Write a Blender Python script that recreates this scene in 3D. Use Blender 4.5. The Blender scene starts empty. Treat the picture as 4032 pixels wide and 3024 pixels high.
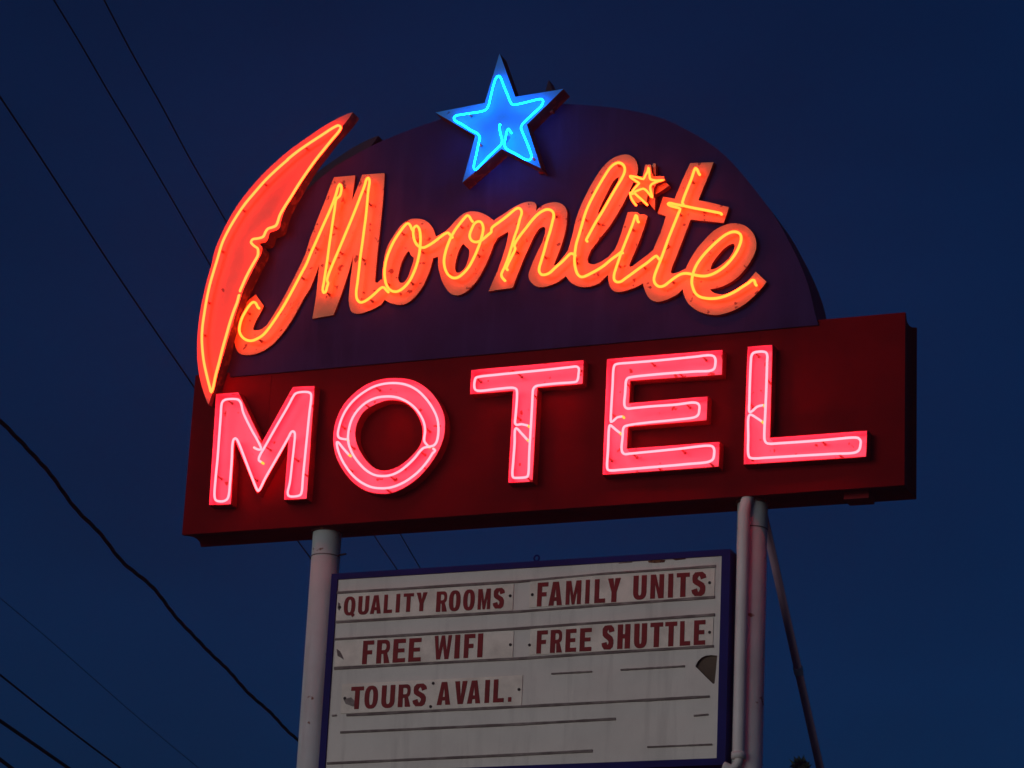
import bpy, math, random
from mathutils import Vector, Matrix, Euler
from mathutils.geometry import tessellate_polygon
random.seed(7)
R = math.radians
S = bpy.context.scene
COL = S.collection

# ------------------------------------------------------------------ camera
FPX = 12353.06                                   # focal length in pixels of a 4032 wide picture
Z0 = 8.26237                                     # height of the red cabinet's underside above the ground
CAM_LOC = Vector((10.83204629, -20.23071815, Z0 - 6.66237127))
CAM_ROT = Euler((1.90836556, -0.04639084, 0.36886382), 'XYZ')
cd = bpy.data.cameras.new("camera"); cam = bpy.data.objects.new("camera", cd); COL.objects.link(cam)
cam.location = CAM_LOC; cam.rotation_euler = CAM_ROT
cd.sensor_width = 36.0; cd.lens = FPX / 4032 * 36.0
cd.clip_start = 0.1; cd.clip_end = 5000
S.camera = cam

# ------------------------------------------------------------------ dusk sky, afterglow, exposure
SUN_EL, SUN_AZ = R(4.0), R(205.0)                # afterglow low behind the photographer, to the left
W = bpy.data.worlds.new("World"); S.world = W; W.use_nodes = True
nt = W.node_tree; nt.nodes.clear()
sky = nt.nodes.new("ShaderNodeTexSky"); sky.sky_type = 'NISHITA'; sky.sun_disc = False
sky.sun_elevation = SUN_EL; sky.sun_rotation = SUN_AZ
sky.ozone_density = 3.0; sky.dust_density = 0.4; sky.air_density = 1.0
mx = nt.nodes.new("ShaderNodeMix"); mx.data_type = 'RGBA'; mx.blend_type = 'MULTIPLY'; mx.inputs[0].default_value = 1
mx.inputs[7].default_value = (0.06, 0.25, .60, 1)
bg = nt.nodes.new("ShaderNodeBackground"); bg.inputs['Strength'].default_value = 0.05
wo = nt.nodes.new("ShaderNodeOutputWorld")
nt.links.new(sky.outputs[0], mx.inputs[6]); wt = nt.nodes.new("ShaderNodeTexCoord"); wn = nt.nodes.new("ShaderNodeTexNoise"); wn.inputs['Scale'].default_value = 7; wn.inputs['Detail'].default_value = 4
wm = nt.nodes.new("ShaderNodeMapping"); wm.inputs['Scale'].default_value = (1, 1, 2.6); wr = nt.nodes.new("ShaderNodeMapRange")
wr.inputs[1].default_value = .3; wr.inputs[2].default_value = .7; wr.inputs[3].default_value = .90; wr.inputs[4].default_value = 1.12      # faint thin cloud
wc = nt.nodes.new("ShaderNodeMix"); wc.data_type = 'RGBA'; wc.blend_type = 'MULTIPLY'; wc.inputs[0].default_value = 1
nt.links.new(wt.outputs['Generated'], wm.inputs[0]); nt.links.new(wm.outputs[0], wn.inputs['Vector']); nt.links.new(wn.outputs['Fac'], wr.inputs[0])
nt.links.new(mx.outputs[2], wc.inputs[6]); nt.links.new(wr.outputs[0], wc.inputs[7]); nt.links.new(wc.outputs[2], bg.inputs['Color']); nt.links.new(bg.outputs[0], wo.inputs[0])
sl = bpy.data.lights.new("sun", 'SUN'); sl.energy = 0.84; sl.angle = R(35); sl.color = (1.0, 0.90, 0.88)
sun = bpy.data.objects.new("sun", sl); COL.objects.link(sun)
sd = Vector((math.sin(SUN_AZ) * math.cos(SUN_EL), math.cos(SUN_AZ) * math.cos(SUN_EL), math.sin(SUN_EL)))  # towards the sun
sun.rotation_euler = sd.to_track_quat('Z', 'Y').to_euler()
S.view_settings.view_transform = 'Standard'; S.view_settings.look = 'None'
S.view_settings.exposure = 0; S.view_settings.gamma = 1
S.cycles.max_bounces = 6; S.cycles.diffuse_bounces = 4
S.cycles.sample_clamp_indirect = 4.0

# ------------------------------------------------------------------ helpers
CAM_M = CAM_ROT.to_matrix()
def ray(px, py):
    return CAM_M @ Vector(((px - 2016) / FPX, -(py - 1512) / FPX, -1.0))
def on_y(px, py, y):                             # the point of the sign's plane y = const seen at a pixel
    d = ray(px, py); t = (y - CAM_LOC.y) / d.y
    return CAM_LOC + d * t
def on_x(px, py, x):
    d = ray(px, py); t = (x - CAM_LOC.x) / d.x
    return CAM_LOC + d * t
def on_z(px, py, z):
    d = ray(px, py); t = (z - CAM_LOC.z) / d.z
    return CAM_LOC + d * t
CROPS = {'A': (700, 400, .36166), 'B': (700, 1000, .36166), 'C': (1200, 600, .36166), 'D': (1600, 150, .36166),
         'E': (1600, 700, .36166), 'F': (2300, 550, .36166), 'G': (2300, 850, .36166), 'H': (2900, 1100, .36166),
         'I': (700, 1450, .45215), 'J': (1200, 1400, .36166), 'K': (1800, 1350, .36166), 'L': (2300, 1300, .36166),
         'M': (2850, 1300, .42194), 'N': (1150, 2050, .40687), 'O': (2050, 2050, .40687), 'P': (1150, 2550, .40687),
         'Q': (2550, 2350, .40687), 'S': (2400, 600, .18083), 'U': (700, 2000, .36166), 'V': (2850, 1850, .36166),
         'X': (0, 0, 1.0)}
def tr(text):
    """'A 10,20 30,40 B 5,6' -> pixel list; a letter names the survey sheet the following points are read from."""
    out = []; c = CROPS['X']
    for tok in text.split():
        if tok in CROPS: c = CROPS[tok]
        else:
            x, y = tok.split(','); out.append((c[0] + float(x) * c[2], c[1] + float(y) * c[2]))
    return out
def plane(text, y):
    return [on_y(px, py, y) for px, py in tr(text)]

def mesh(name, verts, faces, mat, parent=None, mats=None, midx=None, smooth=False):
    me = bpy.data.meshes.new(name); me.from_pydata([tuple(v) for v in verts], [], faces); me.update()
    for m in (mats or [mat]): me.materials.append(m)
    if midx: me.polygons.foreach_set('material_index', midx)
    if smooth: me.polygons.foreach_set('use_smooth', [True] * len(me.polygons))
    o = bpy.data.objects.new(name, me); COL.objects.link(o)
    if parent: attach(o, parent)
    return o
def attach(o, parent):
    o.parent = parent; o.matrix_parent_inverse = WORLD[parent.name].inverted()
class _W(dict):
    def __missing__(self, k): return Matrix()
WORLD = _W()
def thing(name, loc, label, cat, group=None):
    o = bpy.data.objects.new(name, None); COL.objects.link(o); o.location = loc; o.empty_display_size = .3
    WORLD[o.name] = Matrix.Translation(loc)
    return tag(o, label, cat, group)
def tag(o, label, cat, group=None):
    o['label'] = label; o['category'] = cat
    if group: o['group'] = group
    return o

class MB:
    def __init__(s): s.v = []; s.f = []; s.m = []
    def add(s, v, f, m=0):
        b = len(s.v); s.v += [Vector(p) for p in v]; s.f += [tuple(i + b for i in q) for q in f]; s.m += [m] * len(f)
    def box(s, a, b, m=0):
        x0, y0, z0 = a; x1, y1, z1 = b
        v = [(x0, y0, z0), (x1, y0, z0), (x1, y1, z0), (x0, y1, z0), (x0, y0, z1), (x1, y0, z1), (x1, y1, z1), (x0, y1, z1)]
        s.add(v, [(0, 3, 2, 1), (4, 5, 6, 7), (0, 1, 5, 4), (1, 2, 6, 5), (2, 3, 7, 6), (3, 0, 4, 7)], m)
    def tube(s, pts, r, n=8, m=0, caps=True):
        pts = [Vector(p) for p in pts]; N = len(pts)
        rr = r if isinstance(r, (list, tuple)) else [r] * N
        v = []; f = []
        t0 = (pts[1] - pts[0]).normalized()
        up = Vector((0, -1, 0)) if abs(t0.y) < .9 else Vector((0, 0, 1))
        nrm = (up - t0 * up.dot(t0)).normalized()
        for i, p in enumerate(pts):
            a = pts[max(i - 1, 0)]; b = pts[min(i + 1, N - 1)]
            t = (b - a)
            t = t.normalized() if t.length > 1e-9 else t0
            nrm = nrm - t * nrm.dot(t)
            nrm = nrm.normalized() if nrm.length > 1e-6 else Vector((0, -1, 0))
            bi = t.cross(nrm); t0 = t
            for k in range(n):
                ang = 2 * math.pi * k / n
                v.append(p + (nrm * math.cos(ang) + bi * math.sin(ang)) * rr[i])
        for i in range(N - 1):
            for k in range(n):
                k2 = (k + 1) % n
                f.append((i * n + k, i * n + k2, (i + 1) * n + k2, (i + 1) * n + k))
        if caps:
            f.append(tuple(reversed(range(n)))); f.append(tuple((N - 1) * n + k for k in range(n)))
        s.add(v, f, m)
    def slab(s, outer, holes, y_front, y_back, m=0, ms=None):
        """polygon in the x-z plane given thickness along y"""
        loops = [[Vector((p.x, y_front, p.z)) for p in l] for l in [outer] + list(holes)]
        flat = [p for l in loops for p in l]; n = len(flat)
        tris = tessellate_polygon([[Vector((p.x, p.z, 0)) for p in l] for l in loops])
        fr = []
        for a, b, c in tris:
            A, B, Cc = flat[a], flat[b], flat[c]
            cr = (B.x - A.x) * (Cc.z - A.z) - (B.z - A.z) * (Cc.x - A.x)
            fr.append((a, b, c) if cr > 0 else (a, c, b))
        s.add(flat, fr, m)
        s.add([(p.x, y_back, p.z) for p in flat], [tuple(reversed(q)) for q in fr], m if ms is None else ms)
        for li, l in enumerate(loops):
            k = len(l); ar = area(l)
            v = l + [Vector((p.x, y_back, p.z)) for p in l]
            ccw = (ar > 0) == (li == 0)
            q = []
            for i in range(k):
                j = (i + 1) % k
                q.append((i, i + k, j + k, j) if ccw else (i, j, j + k, i + k))
            s.add(v, q, m if ms is None else ms)
    def build(s, name, mat, parent=None, mats=None, smooth=False):
        return mesh(name, s.v, s.f, mat, parent, mats, s.m if mats else None, smooth)
def area(l):
    return .5 * sum(l[i].x * l[(i + 1) % len(l)].z - l[(i + 1) % len(l)].x * l[i].z for i in range(len(l)))
def inset(l, d):
    """move a closed x-z outline d metres into its own area"""
    sg = 1 if area(l) > 0 else -1; n = len(l); out = []
    for i in range(n):
        p0, p, p1 = l[i - 1], l[i], l[(i + 1) % n]
        e0 = Vector((p.x - p0.x, p.z - p0.z)).normalized(); e1 = Vector((p1.x - p.x, p1.z - p.z)).normalized()
        n0 = Vector((-e0.y, e0.x)) * sg; n1 = Vector((-e1.y, e1.x)) * sg
        b = n0 + n1
        b = b.normalized() if b.length > 1e-6 else n0
        k = d / max(b.dot(n0), .35)
        out.append(Vector((p.x + b.x * k, p.y, p.z + b.y * k)))
    return out
def inside(q, loops, pad=.02):
    c = False
    for l in loops:
        for i in range(len(l)):
            a, b = l[i], l[i - 1]
            if (a.z > q.z) != (b.z > q.z) and q.x < (b.x - a.x) * (q.z - a.z) / (b.z - a.z) + a.x: c = not c
            if math.hypot(a.x - q.x, a.z - q.z) < pad: return False
    return c
def smooth_path(p, step=.02, closed=False):
    """centripetal Catmull-Rom through the points, resampled"""
    p = [Vector(q) for q in p]
    q = [p[0]]
    for a in p[1:]:
        if (a - q[-1]).length > 1e-4: q.append(a)
    p = q
    if closed: P = [p[-1]] + p + [p[0], p[1]]
    else: P = [p[0] * 2 - p[1]] + p + [p[-1] * 2 - p[-2]]
    out = []
    for i in range(1, len(P) - 2):
        a, b, c, d = P[i - 1], P[i], P[i + 1], P[i + 2]
        t0 = 0; t1 = t0 + (b - a).length ** .5 + 1e-6; t2 = t1 + (c - b).length ** .5 + 1e-6; t3 = t2 + (d - c).length ** .5 + 1e-6
        n = max(2, int((c - b).length / step) + 1)
        for k in range(n):
            t = t1 + (t2 - t1) * k / n
            A1 = a * ((t1 - t) / (t1 - t0)) + b * ((t - t0) / (t1 - t0)); A2 = b * ((t2 - t) / (t2 - t1)) + c * ((t - t1) / (t2 - t1))
            A3 = c * ((t3 - t) / (t3 - t2)) + d * ((t - t2) / (t3 - t2))
            B1 = A1 * ((t2 - t) / (t2 - t0)) + A2 * ((t - t0) / (t2 - t0)); B2 = A2 * ((t3 - t) / (t3 - t1)) + A3 * ((t - t1) / (t3 - t1))
            out.append(B1 * ((t2 - t) / (t2 - t1)) + B2 * ((t - t1) / (t2 - t1)))
    if not closed: out.append(p[-1].copy())
    return out

# ------------------------------------------------------------------ materials
def paint(name, col, rough=.5, spec=.4, spots=None, spot_scale=14., spot_at=.62, grime=None, grime_scale=2.2, bump=.0, streak=None, metal=0.):
    m = bpy.data.materials.new(name); m.use_nodes = True; n = m.node_tree; b = n.nodes['Principled BSDF']
    b.inputs['Roughness'].default_value = rough; b.inputs['Specular IOR Level'].default_value = spec; b.inputs['Metallic'].default_value = metal
    tc = n.nodes.new('ShaderNodeTexCoord')
    def mixin(prev, c2, fac):
        mm = n.nodes.new('ShaderNodeMix'); mm.data_type = 'RGBA'
        if prev is None: mm.inputs[6].default_value = (*col, 1)
        else: n.links.new(prev, mm.inputs[6])
        mm.inputs[7].default_value = (*c2, 1); n.links.new(fac, mm.inputs[0]); return mm.outputs[2]
    def noise(sc, det, vec=None, lo=.4, hi=.6, rough_=.6):
        t = n.nodes.new('ShaderNodeTexNoise'); t.inputs['Scale'].default_value = sc; t.inputs['Detail'].default_value = det; t.inputs['Roughness'].default_value = rough_
        n.links.new(vec if vec else tc.outputs['Object'], t.inputs['Vector'])
        r = n.nodes.new('ShaderNodeMapRange'); r.inputs[1].default_value = lo; r.inputs[2].default_value = hi
        n.links.new(t.outputs['Fac'], r.inputs[0]); return r.outputs[0], t.outputs['Fac']
    last = None
    if grime: last = mixin(last, grime, noise(grime_scale, 5, None, .42, .72)[0])
    if streak:
        mp = n.nodes.new('ShaderNodeMapping'); mp.inputs['Scale'].default_value = (1, 1, .09); n.links.new(tc.outputs['Object'], mp.inputs[0])
        last = mixin(last, streak, noise(9., 4, mp.outputs[0], .52, .78)[0])
    if spots: last = mixin(last, spots, noise(spot_scale, 2.5, None, spot_at, spot_at + .035, .55)[0])
    if last is None: b.inputs['Base Color'].default_value = (*col, 1)
    else: n.links.new(last, b.inputs['Base Color'])
    if bump:
        _, f = noise(5., 6)
        bp = n.nodes.new('ShaderNodeBump'); bp.inputs['Strength'].default_value = bump; bp.inputs['Distance'].default_value = .01
        n.links.new(f, bp.inputs['Height']); n.links.new(bp.outputs[0], b.inputs['Normal'])
    return m
def glow(name, col):
    m = bpy.data.materials.new(name); m.use_nodes = True; n = m.node_tree; n.nodes.clear()
    e = n.nodes.new('ShaderNodeEmission'); e.inputs['Color'].default_value = (*[c / max(col) for c in col], 1); e.inputs['Strength'].default_value = max(col)
    o = n.nodes.new('ShaderNodeOutputMaterial'); n.links.new(e.outputs[0], o.inputs[0])
    return m
M = dict(
    red=paint('red_paint', (.225, .0018, .004), .75, .08, grime=(.17, .0012, .003), streak=(.21, .0014, .003), bump=.12),
    red_return=paint('red_return_paint', (.36, .006, .008), .6, .2, grime=(.2, .004, .005)),
    navy=paint('navy_paint', (.030, .019, .105), .7, .12, grime=(.020, .012, .074), streak=(.040, .027, .125), bump=.12),
    dark=paint('dark_paint', (.03, .02, .05), .6, .2, grime=(.02, .012, .03)),
    script=paint('salmon_paint', (.66, .40, .20), .5, .3, spots=(.20, .06, .035), spot_scale=15, spot_at=.652, grime=(.50, .27, .13), grime_scale=3.2, bump=.1),
    script_edge=paint('letter_edge_paint', (.12, .02, .02), .6, .2),
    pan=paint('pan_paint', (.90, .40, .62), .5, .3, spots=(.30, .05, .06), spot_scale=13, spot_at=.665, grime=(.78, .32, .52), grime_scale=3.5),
    moon=paint('moon_paint', (.90, .24, .18), .5, .3, spots=(.25, .04, .03), spot_scale=8, spot_at=.70, grime=(.80, .18, .14), grime_scale=1.4),
    star=paint('star_paint', (.02, .36, .85), .5, .3, spots=(.03, .08, .3), spot_scale=9, spot_at=.69, grime=(.04, .28, .78), grime_scale=4),
    rust=paint('rusty_edge', (.10, .035, .025), .8, .2, spots=(.22, .09, .04), spot_scale=16, spot_at=.55),
    star_edge=paint('star_edge', (.035, .016, .018), .8, .15, spots=(.09, .04, .025), spot_scale=16, spot_at=.58),
    white=paint('white_pole_paint', (.68, .78, .75), .7, .15, spots=(.24, .13, .08), spot_scale=8, spot_at=.695, grime=(.57, .63, .60), streak=(.50, .53, .50), bump=.1),
    conduit=paint('white_conduit_paint', (.82, .80, .77), .5, .3, spots=(.28, .16, .09), spot_scale=6, spot_at=.70, grime=(.72, .69, .65)),
    board=paint('board_acrylic', (.78, .75, .67), .4, .3, grime=(.68, .65, .58), streak=(.58, .55, .49), bump=.05),
    strip=paint('strip_acrylic', (.94, .87, .74), .4, .3, grime=(.66, .60, .50), grime_scale=5),
    track=paint('track_grime', (.17, .14, .13), .7, .2, grime=(.36, .32, .29), grime_scale=9),
    frame=paint('blue_frame_paint', (.010, .014, .15), .6, .1, grime=(.007, .010, .10)),
    letter=paint('red_letter_film', (.27, .010, .014), .5, .15, grime=(.19, .008, .011), grime_scale=12),
    brown=paint('bare_wood_backing', (.14, .105, .075), .8, .2, grime=(.08, .06, .045)),
    black=paint('black_grime', (.02, .02, .02), .7, .2),
    brace=paint('brace_primer', (.42, .30, .38), .7, .2, grime=(.3, .2, .26)),
    cable=paint('cable_jacket', (.012, .012, .014), .7, .2),
    wire=paint('aged_wire', (.02, .02, .024), .7, .2),
    glass=paint('support_glass', (.30, .12, .10), .4, .4),
    ground=paint('asphalt', (.05, .05, .052), .9, .2, grime=(.07, .068, .066), bump=.3),
    leaf=paint('needle_green', (.04, .06, .03), .8, .1), bark=paint('bark', (.09, .06, .04), .9, .1),
    orange=glow('orange_neon', (15., .76, .080)), moon_neon=glow('moon_neon', (18., .70, .12)),
    pink=glow('pink_neon', (13.5, .62, .76)),
    blue=glow('blue_neon', (.03, 5.8, 20.)),
    amber=glow('amber_electrode', (3., .75, .08)),
)

# ------------------------------------------------------------------ ground
g = MB(); g.add([(-160, -160, 0), (160, -160, 0), (160, 160, 0), (-160, 160, 0)], [(0, 1, 2, 3)])
go = g.build('ground', M['ground']); go['kind'] = 'structure'

# ------------------------------------------------------------------ the neon sign: cabinet, arch, poles
CW, CH, CD = 5.6, 1.28153, .33741
POLE_Y = .17
sign = thing('motel_sign', (2.6, POLE_Y, 0), 'tall two-pole neon motel sign with red crescent moon, blue star, dark arch and red cabinet', 'neon sign')

def cabinet():
    mb = MB()
    prof = [(0, 0), (.035, .002), (.08, .012), (.14, .022), (.20, .024), (.26, .018), (CD - .03, .004), (CD - .025, 0), (CD, 0)]
    rings = []
    for y, i in prof:
        rings.append([(i, y, Z0 + i), (CW - i, y, Z0 + i), (CW - i, y, Z0 + CH - i), (i, y, Z0 + CH - i)])
    v = [p for r in rings for p in r]; f = [(0, 1, 2, 3)]
    for k in range(len(rings) - 1):
        for j in range(4):
            j2 = (j + 1) % 4
            f.append((k * 4 + j, (k + 1) * 4 + j, (k + 1) * 4 + j2, k * 4 + j2))
    e = (len(rings) - 1) * 4
    f.append((e + 3, e + 2, e + 1, e))
    mb.add(v, f)
    return mb
cab = cabinet().build('red_cabinet', M['red'], sign)
# lapped sheet seams with a row of rivets on the cabinet face
for sx in (on_y(1023, 2015, 0).x, 2.86, 4.52):
    b = MB(); b.box((sx - .012, -.0022, Z0 + .004), (sx + .012, -.0002, Z0 + CH - .05))
    for i in range(9):
        zz = Z0 + .07 + i * .135
        b.tube([(sx, -.0052, zz), (sx, -.0020, zz)], .0055, 8)
    attach(b.build('sheet_seam', M['red']), cab)
# drain box under the right end, screw near the pole
b = MB(); p = on_y(3383, 1980, .2)
b.box((p.x - .09, .12, Z0 - .035), (p.x + .09, .28, Z0 + .049)); b.build('junction_box', M['red_return'], sign)

ARCH_Y0, ARCH_Y1 = -.02, .357
arch_face = tr('X 905,1481 1500,1430 2300,1357 2662,1322 3100,1286 3222,1266 X 3207,1227 3183,1125 3144,1025 3098,935 3058,864 2951,720 2853,611 2774,551 2690,504 2607,466 2480,434 2370,419 2224,409 2100,407 1900,425 1722,474 1600,516 1490,562 1375,622 1262,700 1150,812 1055,935 970,1075 915,1200 885,1330')
af = [on_y(x, y, ARCH_Y0) for x, y in arch_face]
line = af[:6]; curve = smooth_path(af[6:], .08)
z_base = Z0 + CH - .02
arch = [Vector((af[0].x, ARCH_Y0, z_base - .025)), Vector((af[5].x, ARCH_Y0, z_base - .025))] + curve
mb = MB(); mb.slab(arch, [], ARCH_Y0, ARCH_Y1, 0, 1)
mb.build('arch_panel', None, sign, [M['navy'], M['dark']])

# poles
def vpole(px_top, px_bot):
    a = on_y(*px_top, POLE_Y); bq = on_y(*px_bot, POLE_Y)
    return (a.x + bq.x) / 2
PL = vpole((1285, 2108), (1229, 3024)); PR = vpole((2966, 2050), (2938, 3000))
for x in (PL, PR):
    mb = MB(); pts = [(x, POLE_Y, -.2), (x, POLE_Y, 4), (x, POLE_Y, Z0 + .06)]
    mb.tube(pts, .108, 32); o = mb.build('support_pole', M['white'], sign, smooth=False)
    for q in o.data.polygons: q.use_smooth = len(q.vertices) == 4
    c = MB(); zc = Z0 - .20
    c.tube([(x, POLE_Y, zc - .004), (x, POLE_Y, zc + .004)], .1105, 32); attach(c.build('weld_seam', M['track']), o)
    f = MB(); f.tube([(x, POLE_Y, Z0 - .012), (x, POLE_Y, Z0 + .055)], .122, 32); attach(f.build('pole_collar', M['rust']), o)
# conduit up the right pole
r_c = .043; yc = POLE_Y - .108 - r_c + .012
ca = on_y(2929, 2200, yc); cb = on_y(2906, 2950, yc); xc = (ca.x + cb.x) / 2
zb = on_y(2906, 2985, yc).z
path = smooth_path([(xc, yc, zb), (xc, yc, zb + 1.0), (xc, yc, Z0 - .20), (xc + .001, yc + .002, Z0 - .10), (xc + .012, yc + .012, Z0 - .03), (xc + .035, yc + .03, Z0 + .055)], .03)
mb = MB(); mb.tube(path, r_c, 18); o = mb.build('conduit', M['conduit'], sign, smooth=True)
mb = MB(); e = on_y(2850, 3008, yc - .02)
mb.tube(smooth_path([(xc, yc, zb + .05), (xc, yc - .005, zb - .03), (xc - .04, yc - .015, zb - .075), (e.x, yc - .02, e.z - .012)], .02), [.034] * 40 if False else .03, 14)
mb.tube([(xc, yc, zb - .005), (xc, yc, zb + .04)], .052, 18)
attach(mb.build('elbow_fitting', M['conduit'], None, smooth=True), o)
# brace behind the right pole
ba = on_x(3012, 2050, PR + .02); bb = on_x(3229, 3024, PR + .02)
dirb = (bb - ba).normalized(); top = ba - dirb * .35; low = ba + dirb * ((ba.z + .1) / -dirb.z)
mb = MB(); mb.tube([top, low], .030, 14); o = mb.build('brace_pipe', M['brace'], sign, smooth=True)
k = ba
for i in range(2000):
    kk = ba + dirb * (i * .002); l_ = CAM_M.transposed() @ (kk - CAM_LOC)
    if 1512 + FPX * l_.y / l_.z >= 2639: k = kk; break
mb = MB(); mb.tube([k - dirb * .03, k + dirb * .03], .036, 14); attach(mb.build('pipe_coupling', M['white']), o)
# wire hook on the left pole
h = on_y(1348, 2187, POLE_Y); mb = MB()
mb.tube([(PL + .08, POLE_Y, h.z), (h.x + .03, POLE_Y, h.z + .01)], .008, 8)
mb.build('wire_hook', M['black'], sign); mb = MB()
mb.tube([(PL - .08, POLE_Y, h.z), (PL - .13, POLE_Y, h.z - .005)], .008, 8)
mb.build('wire_hook', M['black'], sign)

# ------------------------------------------------------------------ neon tubing
SUP = None
def neon(texts, y, r, mat, parent, y_face, ends=.45, support=.34, electrodes=False, name='neon_tube', face=None):
    """bent glass tubes following the survey on the plane y, each with its ends turned back into the face behind"""
    global SUP
    out = []
    for ti, tx in enumerate(texts):
        p = plane(tx, y)
        path = smooth_path(p, .018)
        if ends:
            a, bq = path[0].copy(), path[-1].copy()
            da = (path[0] - path[2]).normalized() * .006; db = (path[-1] - path[-3]).normalized() * .006
            st = [a + Vector((0, (y_face - y) * t * ends, 0)) + da * (1 if t else 0) for t in (1, .6, .25)]
            en = [bq + Vector((0, (y_face - y) * t * ends, 0)) + db for t in (.25, .6, 1)]
            path = st + path + en
        mb = MB(); mb.tube(path, r, 8)
        o = mb.build(name, mat, None, smooth=True); attach(o, parent); out.append(o)
        if electrodes:
            for s in (path[:4], path[-4:]):
                e = MB(); e.tube(s, r * 1.03, 8); attach(e.build('electrode', M['amber']), parent)
        if support:
            d = 0; nxt = support * .5
            for i in range(1, len(path)):
                d += (path[i] - path[i - 1]).length
                if d > nxt and 4 < i < len(path) - 5:
                    nxt = d + support * random.uniform(.7, 1.7)
                    q = path[i]
                    if face and not inside(q, face): continue
                    e = MB(); e.tube([(q.x, y_face - .001, q.z), (q.x, y + r * .2, q.z)], .0075, 8)
                    e.tube([(q.x, y_face - .002, q.z), (q.x, y_face - .010, q.z)], .0105, 8)
                    attach(e.build('tube_support', M['glass']), parent)
    return out
RT = .0102

# ------------------------------------------------------------------ crescent moon
MOON_Y = -.145
moon_o = smooth_path(plane('A 1905,115 1850,133 1740,182 1600,260 1480,340 1350,430 1220,525 1100,625 980,735 860,860 750,990 640,1140 550,1290 480,1430 420,1570 395,1640 B 370,100 330,240 290,400 255,560 230,720 215,880 210,1030 215,1180 235,1330 270,1470 310,1590 335,1640', MOON_Y), .05)
moon_i = smooth_path(plane('B 335,1640 372,1520 420,1360 470,1190 520,1020 560,880 600,750 640,620 680,500 715,390 760,290 810,190 860,90 905,5 A 916,1630 918,1585 890,1545 955,1533 985,1490 1000,1430 1080,1400 1110,1370 1120,1320 1150,1220 1200,1110 1290,950 1370,810 1470,660 1570,530 1680,390 1790,270 1870,170 1905,115', MOON_Y), .03)
moon_out = moon_o[:-1] + moon_i[:-1]
mb = MB(); mb.slab(moon_out, [], MOON_Y, ARCH_Y0 - .001, 0, 1)
moon = mb.build('crescent_moon', None, sign, [M['moon'], M['rust']]); moon['label'] = 'red crescent moon with a face in profile, outlined in orange neon'
neon(['B 665,455 645,530 610,620 570,740 530,880 490,1020 450,1180 410,1330 385,1450 365,1505 345,1440 315,1320 285,1180 270,1060 262,930 268,800 290,640 315,490 350,330 390,190 430,60 A 480,1550 540,1420 620,1280 720,1130 840,985 960,850 1080,735 1188,640',
      'A 1196,628 1300,545 1400,475 1560,370 1700,280 1750,260 1775,280 1760,315 1690,400 1600,510 1500,635 1400,775 1310,910 1230,1040 1160,1150 1110,1240 1088,1310 1068,1350 1030,1368 980,1385 955,1420 930,1470 870,1490 815,1500 797,1530 830,1570 870,1600 875,1640 B 870,20 830,90 780,180 735,270 700,350 680,395'],
     MOON_Y - .055, RT, M['moon_neon'], moon, MOON_Y, ends=.12, face=[moon_out])
# the same moon on the far side of the sign
mb = MB(); back = [Vector((p.x - .050, 0, p.z + .066)) for p in moon_out]
mb.slab(back, [], ARCH_Y1 + .101, ARCH_Y1 + .22, 0, 0); mb.build('crescent_moon', M['dark'], sign)

# ------------------------------------------------------------------ star
STAR_Y = -.165
st = plane('D 1015,165 855,705 315,810 752,1060 610,1572 1035,1205 1467,1420 1310,940 1710,553 1185,640', STAR_Y)
mb = MB(); mb.slab(st, [], STAR_Y, ARCH_Y0 - .001, 0, 1)
star = mb.build('star', None, sign, [M['star'], M['star_edge']]); star['label'] = 'large blue neon five-pointed star on top of the arch'
neon(['D 1015,945 1015,985 1027,1050 1042,1110 1030,1160 990,1200 900,1285 800,1390 755,1432 735,1415 738,1370 760,1275 788,1140 800,1085 780,1045 700,1000 600,935 535,900 517,870 540,845 600,833 680,820 830,795 870,775 895,730 920,630 950,510 980,430 1003,412 1025,430 1060,520 1105,625 1135,700 1160,725 1200,722 1300,700 1430,668 1475,665 1490,690 1470,735 1400,805 1310,890 1262,940 1248,975 1262,1020 1300,1110 1345,1225 1362,1290 1345,1325 1310,1325 1180,1255 1090,1205 1068,1165 1080,1085 1100,1000 1112,988 1132,1018'],
     STAR_Y - .06, .0068, M['blue'], star, STAR_Y, ends=.3, support=.5, face=[st])
sb = [Vector((p.x + .205, 0, p.z - .012)) for p in st]
mb = MB(); mb.slab(sb, [], ARCH_Y1 + .001, ARCH_Y1 + .12, 0, 0); mb.build('star', M['dark'], sign)
# star mounting straps
for tx in ('D 690,1560', 'D 1475,1450', 'D 1575,800', 'D 1000,1320', 'D 730,1560'):
    q = plane(tx, -.04)[0]; e = MB(); e.box((q.x - .02, -.07, q.z - .015), (q.x + .02, -.021, q.z + .02)); attach(e.build('mounting_bracket', M['rust']), star)

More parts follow.
